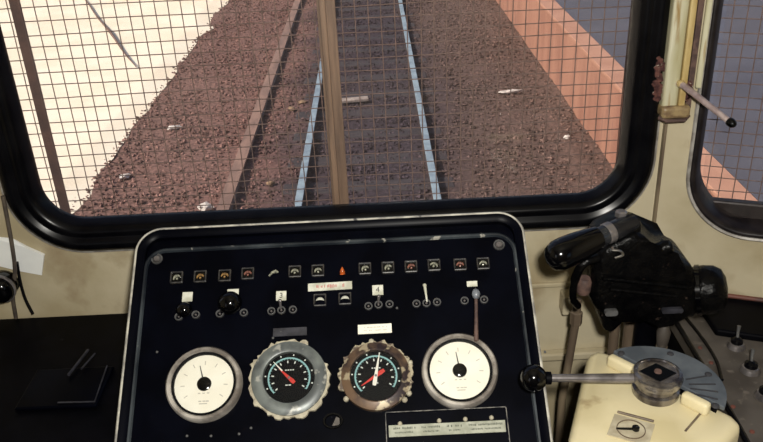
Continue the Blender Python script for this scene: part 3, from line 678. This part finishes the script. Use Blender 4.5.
def ragged(rin, rout, z, amp, seed, n=96, a_gap=()):
    bm = bmesh.new(); A = []; B = []; Cc = []
    for i in range(n):
        a = math.tau * i / n; nv = noise.noise(Vector((math.cos(a) * 6, math.sin(a) * 6, seed))) + 0.6 * noise.noise(Vector((math.cos(a) * 17, math.sin(a) * 17, seed)))
        ro = rout + amp * nv
        for g0, g1 in a_gap:
            if g0 < math.degrees(a) < g1: ro = rin + .0008
        ro = max(ro, rin + .0006)
        A.append(bm.verts.new((rin * math.cos(a), rin * math.sin(a), z))); B.append(bm.verts.new((ro * math.cos(a), ro * math.sin(a), z * 0.8))); Cc.append(bm.verts.new(((ro + .0006) * math.cos(a), (ro + .0006) * math.sin(a), 0)))
    for i in range(n):
        j = (i + 1) % n; bm.faces.new((A[i], A[j], B[j], B[i])); bm.faces.new((B[i], B[j], Cc[j], Cc[i]))
    return bm
def black_gauge(px, py, R, ringm, chipm, seed, label, needles, rd, gaps=()):
    M = on(px, py)
    bm = bmesh.new(); lathe(bm, [(rd, .003), (rd + .0005, .0085), (rd + .002, .0095), (R - .005, .0075), (R - .002, .006), (R - .0015, .0)], 56)
    g = obj('gauge', bm, ringm, cons, M, True, 50); g['label'] = label
    o = obj('chipped_paint', ragged(R - .003, R + .001, .004, .0042, seed, a_gap=gaps), chipm, g, M)
    bm = bmesh.new(); lathe(bm, [(0, .004), (rd, .004)], 48); obj('dial', bm, M_dial, g, M)
    bm = bmesh.new(); arc(bm, rd * .775, rd * .838, math.radians(225), math.radians(-35), .0043); ticks(bm, 31, math.radians(225), math.radians(-35), rd * .74, rd * .79, .0005, .0043); obj('scale', bm, M_cyan, g, M)
    bm = bmesh.new(); ticks(bm, 11, math.radians(222), math.radians(-32), rd * .60, rd * .70, .0014, .0044)
    ticks(bm, 8, math.radians(205), math.radians(-15), rd * .90, rd * .96, .0016, .0044)
    for x in (-.004, -.001, .002, .005): box(bm, (x, rd * .32, .0044), (.002, .0013, .0003))
    for x in (-.003, .001): box(bm, (x, -rd * .28, .0044), (.003, .0013, .0003))
    obj('figures', bm, M_tick, g, M)
    for nm, m, a, L, Lb, wd, z in needles:
        bm = bmesh.new(); prism(bm, [(-Lb, -wd), (-Lb * .6, -wd * 1.25), (L, -.0004), (L, .0004), (-Lb * .6, wd * 1.25), (-Lb, wd)], z, z + .0006, RZ(a))
        sphere(bm, (-Lb * .55, 0, z), wd * 1.35, RZ(a), 12, 6, (1, 1, .3)); obj('needle', bm, m, g, M)
    bm = bmesh.new(); lathe(bm, [(0, .0075), (.0016, .0072), (.002, .004)], 12); obj('pivot', bm, M_steel, g, M, True)
    bm = bmesh.new(); lathe(bm, [(0, .0092), (rd, .0092)], 48); obj('cover_glass', bm, M_dialglass, g, M)
    return g, M
g, M = black_gauge(289.5, 379, .0485, M_grering, M_chip, 2.0, 'black-faced gauge with red needle in a wide grey ring',
            [('red', M_red, math.radians(136), .017, .0095, .0020, .0055), ], .0315, ((20, 60),))
bm = bmesh.new(); prism(bm, [(.012, -.0009), (.0285, -.0004), (.0285, .0004), (.012, .0009)], .0062, .0066, RZ(math.radians(133))); obj('needle_tip', bm, M_needlew, g, M)
g, M = black_gauge(376, 377, .0445, M_tanring, M_chip2, 8.0, 'black-faced gauge with red and white needles in a bronze ring',
            [('red', M_red, math.radians(213), .0215, .0125, .0021, .0052), ('white', M_needlew, math.radians(79), .029, .0125, .0020, .0064)], .0315, ((200, 330),))
for a in (215, 318, 330, 95, 20):
    bm = bmesh.new(); lathe(bm, [(0, .005), (.002, .0046), (.0034, .003), (.0036, 0)], 8, T(.0455 * math.cos(math.radians(a)), .0455 * math.sin(math.radians(a)))); obj('bolt', bm, M_chip, g, M)

# oval hole with bare metal behind, under the gauges
M = on(333, 421); bm = bmesh.new(); lathe(bm, [(.0085, 0), (.0092, .002), (.0115, .002), (.012, 0)], 24, Matrix.Diagonal((1.05, .82, 1, 1))); o = obj('socket', bm, M_gloss, cons, M, True)
bm = bmesh.new(); prism(bm, [(-.001, -.006), (.008, -.0052), (.0078, .003), (.004, .0046)], .0004, .0010); obj('worn_patch', bm, M_desk, o, M)
# bottom nameplate box
u0, v0 = uv(385.5, 414); u1, v1 = uv(505, 405)
bm = bmesh.new(); box(bm, ((u0 + u1) / 2, v0 - .045, .003), (u1 - u0, .09, .006), .0012, MP); np_ = obj('nameplate_holder', bm, M_black, cons)
np_['label'] = 'raised plate holder with pale label strip'
bm = bmesh.new(); sweep_rrect(bm, (u0 - .0005, u1 + .0005, v0 - .0905, v0 + .0008), .002, [(0, .004), (0, .0066), (.0011, .0066)], MP, 3); obj('worn_edge', bm, mat('scuffed_edge', (0.16, 0.15, 0.13), (0.01, 0.01, 0.012), 90, 0.5), np_)
vs0 = v0 - .0155; us = [u0 + .003, u0 + .038, u0 + .068, u0 + .094, u1 - .003]
bm = bmesh.new(); box(bm, ((us[0] + us[-1]) / 2, vs0 - .007, .0066), (us[-1] - us[0], .014, .0016), .0003, MP, 1); st = obj('label_strip', bm, mat('label_strip_card', (0.40, 0.41, 0.33), (0.28, 0.29, 0.22), 70, 0.6), np_)
for a, b, in zip(us, us[1:]):
    rr = text_rects(a + .004, b - .004, vs0 - .0042, .0026, rg, .9) + text_rects(a + .006, b - .006, vs0 - .0092, .0022, rg, .9)
    bm = bmesh.new()
    for x, y, sx, sy in rr: box(bm, (x, y, .0076), (sx, sy, .0003), 0, MP)
    obj('lettering', bm, mat('label_ink', (0.10, 0.11, 0.08), None, rough=.6) if a == us[0] else bpy.data.materials['label_ink'], np_)
for px, py in ((400, 425), (439, 422), (465, 420.5), (491, 419)):
    bm = bmesh.new(); lathe(bm, [(0, .0032), (.0015, .0028), (.0026, .0015), (.0028, 0)], 12); obj('screw', bm, M_chip, np_, on(px, py, .006), True)

# ================================================================== LEFT SIDE
cab = empty('side_cabinet', (-0.65, 0.75, 0), 'low black cabinet against the cream wall left of the console', 'cabinet')
LX0, LX1 = XL + 0.003, U0 - 0.006
bm = bmesh.new(); pts = [(LX0, 0.35), (LX1, 0.35), (LX1, WY - 0.003), (HL, WY - 0.003), (LX0, yL - 0.005)]
prism(bm, pts, 0, 0.838); obj('body', bm, M_dim, cab)
bm = bmesh.new(); prism(bm, pts, 0.838, 0.858, bev=0.004); obj('worktop', bm, M_dim, cab)
bm = bmesh.new(); box(bm, (-0.45, 0.905, 0.861), (0.11, 0.085, 0.006), 0.002, Matrix()); hb = obj('hatch', bm, M_black, cab)
bm = bmesh.new(); tube(bm, [(-0.448, 0.868, .866), (-0.398, 0.866, .866), (-0.404, 0.945, .866)], 0.0012, 6); obj('edge_bead', bm, M_greylabel, hb)
bm = bmesh.new(); tube(bm, [(-0.452, 0.925, .868), (-0.446, 0.955, .869), (-0.443, 0.985, .867)], 0.002, 8); tube(bm, [(-0.438, 0.938, .868), (-0.43, 0.975, .867)], 0.0014, 6); obj('hinge', bm, M_greylabel, cab, smooth=True)
# taped card
cy_ = WY - 0.0012
pg = [at(px, py, Y=cy_) for px, py in ((-14, 236), (12, 238), (27, 246), (45, 254), (42, 275), (20, 271), (0, 266), (-14, 265))]
bm = bmesh.new(); f0 = [bm.verts.new((p.x, cy_ - 0.001 - 0.004 * max(0, (i in (2, 3)) * 1.0), p.z)) for i, p in enumerate(pg)]
f1 = [bm.verts.new((p.x, cy_ + 0.0004, p.z)) for p in pg]
bm.faces.new(f0); bm.faces.new(f1[::-1])
for i in range(len(pg)): j = (i + 1) % len(pg); bm.faces.new((f0[i], f0[j], f1[j], f1[i]))
bmesh.ops.triangulate(bm, faces=[f for f in bm.faces if len(f.verts) > 4])
tag(obj('taped_card', bm, M_paper), 'torn white card taped to the cream wall left of the console', 'card')
# wall cables
bm = bmesh.new(); tube(bm, smooth_path([at(3, 196, Y=1.09), at(8, 222, Y=1.09), at(12, 245, Y=1.088), at(15, 270, Y=1.088), at(13, 296, Y=1.088), at(16, 318, Y=1.09)]), 0.0032, 8)
tag(obj('wall_cable', bm, M_cable, smooth=True), 'brown cable running down across the white card', 'cable')
bm = bmesh.new(); tube(bm, smooth_path([at(17, 262, Y=1.094), at(20, 280, Y=1.092), at(25, 298, Y=1.09), at(33, 314, Y=1.085)]), 0.0024, 8)
tag(obj('wall_cable', bm, M_rubber, smooth=True), 'short black cable hanging below the white card', 'cable')
# round black fitting at the left edge
p = at(0, 289, Y=1.075)
rl = empty('round_fitting', p, 'round black fitting with chrome rim at the wall below the white card', 'fitting')
bm = bmesh.new(); lathe(bm, [(.018, -.026), (.022, -.02), (.0225, 0), (.020, .010), (.012, .016), (0, .018)], 28, T(*p) @ RX(math.pi / 2)); obj('body', bm, M_gloss, rl, smooth=True)
bm = bmesh.new(); lathe(bm, [(.0222, -.003), (.0240, -.002), (.0242, .002), (.0222, .003)], 32, T(*p) @ RX(math.pi / 2)); obj('rim', bm, M_steel, rl, smooth=True)

# ================================================================== RIGHT SIDE: DESK
dk = empty('side_desk', (0.7, 0.75, 0), 'grey switch desk to the right of the controller', 'desk')
def wally(x): return WY - (x - HX) * math.tan(AL)
DT = 0.85
pts = [(0.435, 0.45), (XR - .004, 0.45), (XR - .004, wally(XR - .004) - .004), (0.432, wally(0.432) - .006)]
bm = bmesh.new(); prism(bm, pts, 0, DT - 0.02); obj('body', bm, M_dim, dk)
bm = bmesh.new(); prism(bm, [(0.424, 0.44), (XR - .004, 0.44), (XR - .004, wally(XR - .004) - .004), (0.424, wally(0.424) - .006)], DT - 0.02, DT, bev=0.003); obj('worktop', bm, M_desk, dk)
for px, py, r, rz in ((736, 347, .0125, .2), (750, 371, .0135, .1), (765, 397, .0135, .1)  ):
    p = at(px, py, Z=DT); M = T(p.x, p.y, DT)
    bm = bmesh.new(); lathe(bm, [(r, 0), (r, .002), (r * .85, .005), (r * .8, .007), (r * .55, .0085), (0, .009)], 24, M); s_ = obj('switch', bm, M_steel, dk, smooth=True)
    bm = bmesh.new(); lathe(bm, [(r * .66, .008), (r * .62, .013), (r * .3, .016), (0, .0165)], 18, M); obj('boot', bm, M_rubber, s_, smooth=True)
    bm = bmesh.new(); tube(bm, [M @ Vector((0, 0, .012)), M @ Vector((.001, .004, .024)), M @ Vector((.002, .006, .032))], [.002, .0022, .0028], 10); obj('toggle', bm, M_iron, s_, smooth=True)
for px, py in ((711, 363), (733, 407), (752, 432), (700, 348)):
    p = at(px, py, Z=DT); bm = bmesh.new(); lathe(bm, [(.0032, 0), (.003, .0015), (0, .0022)], 12, T(p.x, p.y, DT)); obj('screw', bm, M_redtrim, dk, smooth=True)
# duct against the angled wall
bm = bmesh.new(); pts = [(0.47, 0.968), (XR - .006, 0.968 - (XR - .476) * math.tan(AL)), (XR - .006, wally(XR - .006) - .006), (0.47, wally(0.47) - .006)]
du = empty('cable_duct', (0.7, 0.95, DT), 'black cable duct along the wall behind the grey desk', 'duct')
prism(bm, pts, DT + .0005, DT + 0.012, bev=0.003); obj('trough', bm, M_dim, du)
bm = bmesh.new(); tube(bm, [(0.50, wally(0.50) - .010, DT + .0165), (XR - .01, wally(XR - .01) - .010, DT + .0165)], 0.0035, 8); obj('red_edge', bm, M_redtrim, du, smooth=True)
# black cable on the desk edge
bm = bmesh.new(); tube(bm, smooth_path([at(676, 322, Z=DT + .006), at(690, 345, Z=DT + .004), at(708, 375, Z=DT + .004), at(726, 405, Z=DT + .004), at(745, 438, Z=DT + .004), at(760, 470, Z=DT + .004)]), 0.0038, 8)
tag(obj('desk_cable', bm, M_rubber, smooth=True), 'black cable along the left edge of the grey desk', 'cable')
bm = bmesh.new(); tube(bm, smooth_path([at(686, 318, Z=DT + .006), at(702, 338, Z=DT + .0035), at(716, 360, Z=DT + .0035), at(722, 380, Z=DT + .0035)]), 0.0024, 8)
tag(obj('desk_cable', bm, M_rubber, smooth=True), 'thin black cable end beside the thicker one on the grey desk', 'cable')

# pipes on the wall right of the console
def pipe(pts, r, m, name, label, cat='pipe', fit=None):
    root = empty(name, pts[-1], label, cat)
    bm = bmesh.new(); tube(bm, pts, r, 14); obj('pipe_run', bm, m, root, smooth=True)
    for q in fit or ():
        bm = bmesh.new(); lathe(bm, [(r * .9, -.012), (r * 1.5, -.010), (r * 1.5, .010), (r * .9, .012)], 6, T(*q)); obj('union_nut', bm, m, root)
p = at(576, 320, Y=1.0); q = at(562, 400, Y=1.0)
pipe([(p.x, 1.0, 0.905), (p.x, 1.0, p.z), (q.x, 1.0, q.z), (q.x - .002, 1.0, 0.0)], 0.0062, M_pipe, 'air_pipe', 'tan air pipe on the wall between console and cream controller', fit=[(p.x + .0, 1.0, .872)])
p = at(614, 335, Y=0.985); pipe([(p.x, .985, .872), (p.x, .985, 0.0)], 0.0075, M_pipe, 'air_pipe', 'tan air pipe under the black brake valve, left of a pair')
p = at(629, 332, Y=0.99); pipe([(p.x, .99, .872), (p.x, .99, 0.0)], 0.0085, M_pipe, 'air_pipe', 'tan air pipe under the black brake valve, right of a pair')
bm = bmesh.new(); bx = at(568, 302, Y=1.085); box(bm, (bx.x, 1.085, bx.z), (.022, .028, .034), .003); jb = tag(obj('junction_box', bm, M_cream), 'small cream junction box on the wall left of the brake valve', 'box')
p = at(664, 329, Y=0.93); bm = bmesh.new(); lathe(bm, [(.007, -.03), (.009, -.014), (.0095, -.004), (.007, .004), (.005, .010), (.003, .012), (0, .013)], 18, T(*p)); 
cock = empty('isolating_cock', (p.x, p.y, p.z - .03), 'small dull grey-brown cock beneath the black brake valve', 'valve')
obj('body', bm, M_desk, cock, smooth=True)
bm = bmesh.new(); tube(bm, [p + Vector((0, 0, -.028)), Vector((p.x, p.y, 0.0))], .008, 12); obj('stem_pipe', bm, M_pipe, cock, smooth=True)

# ================================================================== BRAKE VALVE
BY = 0.95
bv = empty('brake_valve', (0.35, BY, 0.88), 'black cast driver brake valve with stubby grip handle', 'brake valve')
def P(px, py, dy=0.0):
    p = at(px, py, Y=BY + dy); return p
MV = Matrix(((1, 0, 0, 0), (0, 0, 1, BY), (0, 1, 0, 0), (0, 0, 0, 1)))    # local x,y -> x,z ; z along +Y
def vpoly(pxs, dy=0.0): return [(P(*q, dy).x, P(*q, dy).z) for q in pxs]
bm = bmesh.new()
prism(bm, vpoly([(593, 262), (604, 244), (634, 229), (648, 238), (670, 257), (692, 262), (700, 300), (694, 318), (672, 314), (655, 316), (640, 322), (618, 322), (600, 314), (588, 298)], -.035), -.045, .04, MV, .012, seg=3)
obj('body', bm, M_cast, bv, smooth=True, sharp=35)
bm = bmesh.new(); prism(bm, vpoly([(600, 314), (622, 314), (624, 323), (612, 334), (604, 331)], -.035), -.035, .01, MV, .005); obj('drain_boss', bm, M_cast, bv, smooth=True)
for (a, b, r) in (((603, 278), (686, 287), .0035), ((610, 289), (676, 296), .003)):
    bm = bmesh.new(); tube(bm, [P(*a, -.047), P(*b, -.047)], r, 8); obj('rib', bm, M_cast, bv, smooth=True)
# right-hand cylinder with domed cap
a, b = P(668, 291, -.005), P(727, 289, -.03); L = (b - a).length
bm = bmesh.new(); lathe(bm, [(.022, 0), (.028, .004), (.0285, L * .40), (.0320, L * .46), (.0335, L * .62), (.0325, L * .80), (.027, L * .93), (.016, L * 1.0), (0, L * 1.02)], 28, axisM(a, b)); cy2 = obj('cylinder', bm, M_cast, bv, smooth=True)
bm = bmesh.new(); lathe(bm, [(.031, L * .46), (.0345, L * .48), (.0345, L * .56), (.031, L * .58)], 28, axisM(a, b)); obj('collar', bm, M_gloss, cy2, smooth=True)
for k in range(6):
    t = math.tau * k / 6; bm = bmesh.new(); lathe(bm, [(.005, 0), (.005, .006), (0, .007)], 6, axisM(a, b) @ T(.028 * math.cos(t), .028 * math.sin(t), L * .60)); obj('bolt', bm, M_dim, cy2)
# small side knob
a, b = P(648, 254, -.03), P(670, 246, -.04); bm = bmesh.new(); L = (b - a).length
lathe(bm, [(.006, 0), (.007, L * .3), (.0095, L * .5), (.0105, L * .8), (.008, L * 1.05), (0, L * 1.12)], 18, axisM(a, b)); obj('side_knob', bm, M_cast, bv, smooth=True)
# pivot head
a = P(628, 233, -.02); bm = bmesh.new(); lathe(bm, [(.026, -.035), (.024, -.012), (.016, .002), (.0155, .014), (.013, .019), (0, .020)], 24, T(*a)); obj('pivot_head', bm, M_cast, bv, smooth=True)
bm = bmesh.new(); lathe(bm, [(.008, 0), (.008, .006), (.005, .008), (0, .008)], 6, T(*P(621, 216, -.024))); obj('nut', bm, M_steel, bv)
# handle: tapered grip + steel shank
a, b = P(628, 224, -.03), P(553, 258, -.075); L = (b - a).length
bm = bmesh.new(); lathe(bm, [(.0, -.012), (.010, -.010), (.0125, 0), (.0125, L * .36), (.0112, L * .40)], 24, axisM(a, b)); hd = obj('handle', bm, mat('dark_steel', (0.07, 0.075, 0.085), (0.03, 0.03, 0.035), 50, 0.2, metal=0.7), bv, smooth=True)
bm = bmesh.new(); lathe(bm, [(.0126, L * .22), (.0138, L * .23), (.0138, L * .30), (.0126, L * .31)], 24, axisM(a, b)); obj('ferrule', bm, M_steel, hd, smooth=True)
bm = bmesh.new(); lathe(bm, [(.010, L * .38), (.0150, L * .41), (.0172, L * .52), (.0195, L * .70), (.0203, L * .84), (.0195, L * .94), (.0155, L * 1.02), (.008, L * 1.06), (0, L * 1.07)], 28, axisM(a, b)); obj('grip', bm, M_gloss, hd, smooth=True)
# crescent clip, cork and strap under the grip
bm = bmesh.new(); tube(bm, smooth_path([P(612, 250, -.052), P(620, 251, -.053), P(623, 255, -.053), P(615, 258, -.052)], 5), .0018, 8); obj('spring_clip', bm, M_chrome, bv, smooth=True)
bm = bmesh.new(); tube(bm, smooth_path([P(598, 258, -.04), P(583, 264, -.045), P(575, 280, -.04), P(573, 298, -.03), P(578, 306, -.02)], 6), [.006] * 13 + [.005] * 12, 10); obj('strap', bm, M_cast, bv, smooth=True)
bm = bmesh.new(); lathe(bm, [(.0085, 0), (.010, .006), (.0095, .02), (.007, .024), (0, .024)], 16, axisM(P(583, 292, -.03), P(586, 272, -.035))); obj('cork_plug', bm, M_cork, bv, smooth=True)
for (px, py, sx, sz) in ((611, 312, .017, .009), (672, 310, .028, .007)):
    p = P(px, py, -.047); bm = bmesh.new(); prism(bm, rrect(p.x - sx / 2, p.x + sx / 2, p.z - sz / 2, p.z + sz / 2, sz * .4, 4), -.0505, -.044, MV); obj('name_tab', bm, M_greylabel if px > 640 else M_iron, bv)
# mounting stem to the floor
bm = bmesh.new(); tube(bm, [(0.365, BY + .01, 0.92), (0.365, BY + .01, 0.0)], .016, 16); obj('stem', bm, M_dim, bv, smooth=True)

# ================================================================== CONTROLLER
hub = at(657, 379, Z=0.952)
ct = empty('master_controller', (hub.x, hub.y, 0), 'cream master controller with grey notch plate, chrome hub and black-ball lever', 'controller', None, math.radians(-50))
MC = WM[ct.name]
poly = [(-.100, .006), (-.100, .024), (-.086, .030), (.080, .030), (.096, .022), (.098, -.030), (.082, -.10), (.066, -.140), (-.008, -.142), (-.022, -.135)]
bm = bmesh.new(); prism(bm, poly, 0.30, 0.932, MC, .010, 1.0, seg=3); obj('housing', bm, M_ctl, ct, smooth=True, sharp=35)
bm = bmesh.new(); prism(bm, [(-.07, .02), (.08, .02), (.08, -.12), (-.03, -.12)], 0.0, 0.31, MC); obj('pedestal', bm, M_dim, ct)
# sector plate
sec = [(.076 * math.cos(math.radians(a)), .076 * math.sin(math.radians(a))) for a in range(14, 167, 6)]
bm = bmesh.new(); prism(bm, sec, 0.938, 0.944, MC, .001, seg=1); sp_ = obj('notch_plate', bm, M_sector, ct)
bm = bmesh.new(); prism(bm, [(x * .9, y * .9) for x, y in sec], 0.85, 0.9365, MC); obj('plate_support', bm, M_dim, ct)
bm = bmesh.new()
for a in (22, 34, 46, 60): box(bm, (.052, 0, .9443), (.030, .0020, .0008), 0, MC @ RZ(math.radians(a)))
obj('notch_mark', bm, M_ink, sp_)
for a in (12, 62, 108, 160):
    bm = bmesh.new(); lathe(bm, [(.0045, 0), (.004, .002), (.002, .003), (0, .003)], 12, MC @ RZ(math.radians(a)) @ T(.067, 0, .943)); obj('screw', bm, M_ink, sp_, smooth=True)
# cream lips along the chord
for x0, x1 in ((-.070, -.030), (.029, .062)):
    bm = bmesh.new(); box(bm, ((x0 + x1) / 2, .008, .939), (x1 - x0, .012, .016), .004, MC, 3); obj('guard_lip', bm, M_ctl, ct, smooth=True)
# hub
bm = bmesh.new(); lathe(bm, [(.024, .930), (.0265, .934), (.0265, .941), (.0235, .943), (.0235, .949), (.0275, .951), (.0285, .957), (.027, .962), (.0235, .9635), (.0225, .9615), (.0, .9612)], 40, MC); hb = obj('hub', bm, mat('hub_steel', (0.30, 0.28, 0.27), (0.08, 0.07, 0.07), 55, 0.18, metal=0.8), ct, smooth=True, sharp=35)
bm = bmesh.new(); prism(bm, [(-.0205, 0), (0, -.0165), (.0205, 0), (0, .0165)], .9613, .9622, MC @ RZ(math.radians(40))); obj('key_slot', bm, M_dial, hb)
bm = bmesh.new(); lathe(bm, [(.0045, .962), (.004, .964), (0, .9645)], 12, MC); obj('centre_stud', bm, M_cork, hb, smooth=True)
# lever
kb = at(533.5, 378, Z=0.957); h0 = Vector((hub.x, hub.y, 0.953)); dr = (kb - h0).normalized()
bm = bmesh.new(); tube(bm, [h0 + dr * .022, h0 + dr * .05, h0 + dr * .10, kb - dr * .008], [.0058, .0056, .0048, .0045], 14); lv2 = obj('lever', bm, M_steel, ct, smooth=True)
bm = bmesh.new(); sphere(bm, kb, .0158, u=28, v=18); obj('ball_knob', bm, M_gloss, lv2, smooth=True)
bm = bmesh.new(); lathe(bm, [(.0045, 0), (.0075, .001), (.0075, .007), (.0045, .009)], 16, axisM(kb - dr * .021, kb)); obj('collar', bm, M_dim, lv2, smooth=True)
# inset dial
pd = at(631, 430, Z=.933); lp = MC.inverted() @ pd
MD = MC @ T(lp.x, lp.y, .9325) @ RZ(math.radians(22))
bm = bmesh.new(); prism(bm, [(-.022, -.018), (.022, -.018), (.022, .019), (-.022, .019)], 0, .0012, MD); dp = obj('key_plate', bm, mat('aged_cream_plate', (0.52, 0.47, 0.34), (0.38, 0.33, 0.23), 60, 0.5), ct)
bm = bmesh.new(); lathe(bm, [(.0145, .0012), (.0145, .0022), (.0155, .0022), (.0155, .0012)], 32, MD); obj('dial_ring', bm, M_pipe, dp)
bm = bmesh.new(); prism(bm, [(-.016, -.0008), (.004, -.0014), (.004, .0014), (-.016, .0008)], .0014, .003, MD @ RZ(math.radians(22))); lathe(bm, [(.004, .001), (.004, .005), (0, .006)], 14, MD @ RZ(math.radians(22)) @ T(.005, 0)); obj('pointer', bm, M_gloss, dp)
bm = bmesh.new(); box(bm, (0, .0235, .0012), (.040, .0032, .0024), .0006, MD, 1); obj('plate_edge', bm, M_pipe, dp)
bm = bmesh.new(); box(bm, (.055, -.02, .9325), (.0022, .040, .0012), 0, MC @ RZ(.1)); obj('seam_bead', bm, M_pipe, ct)
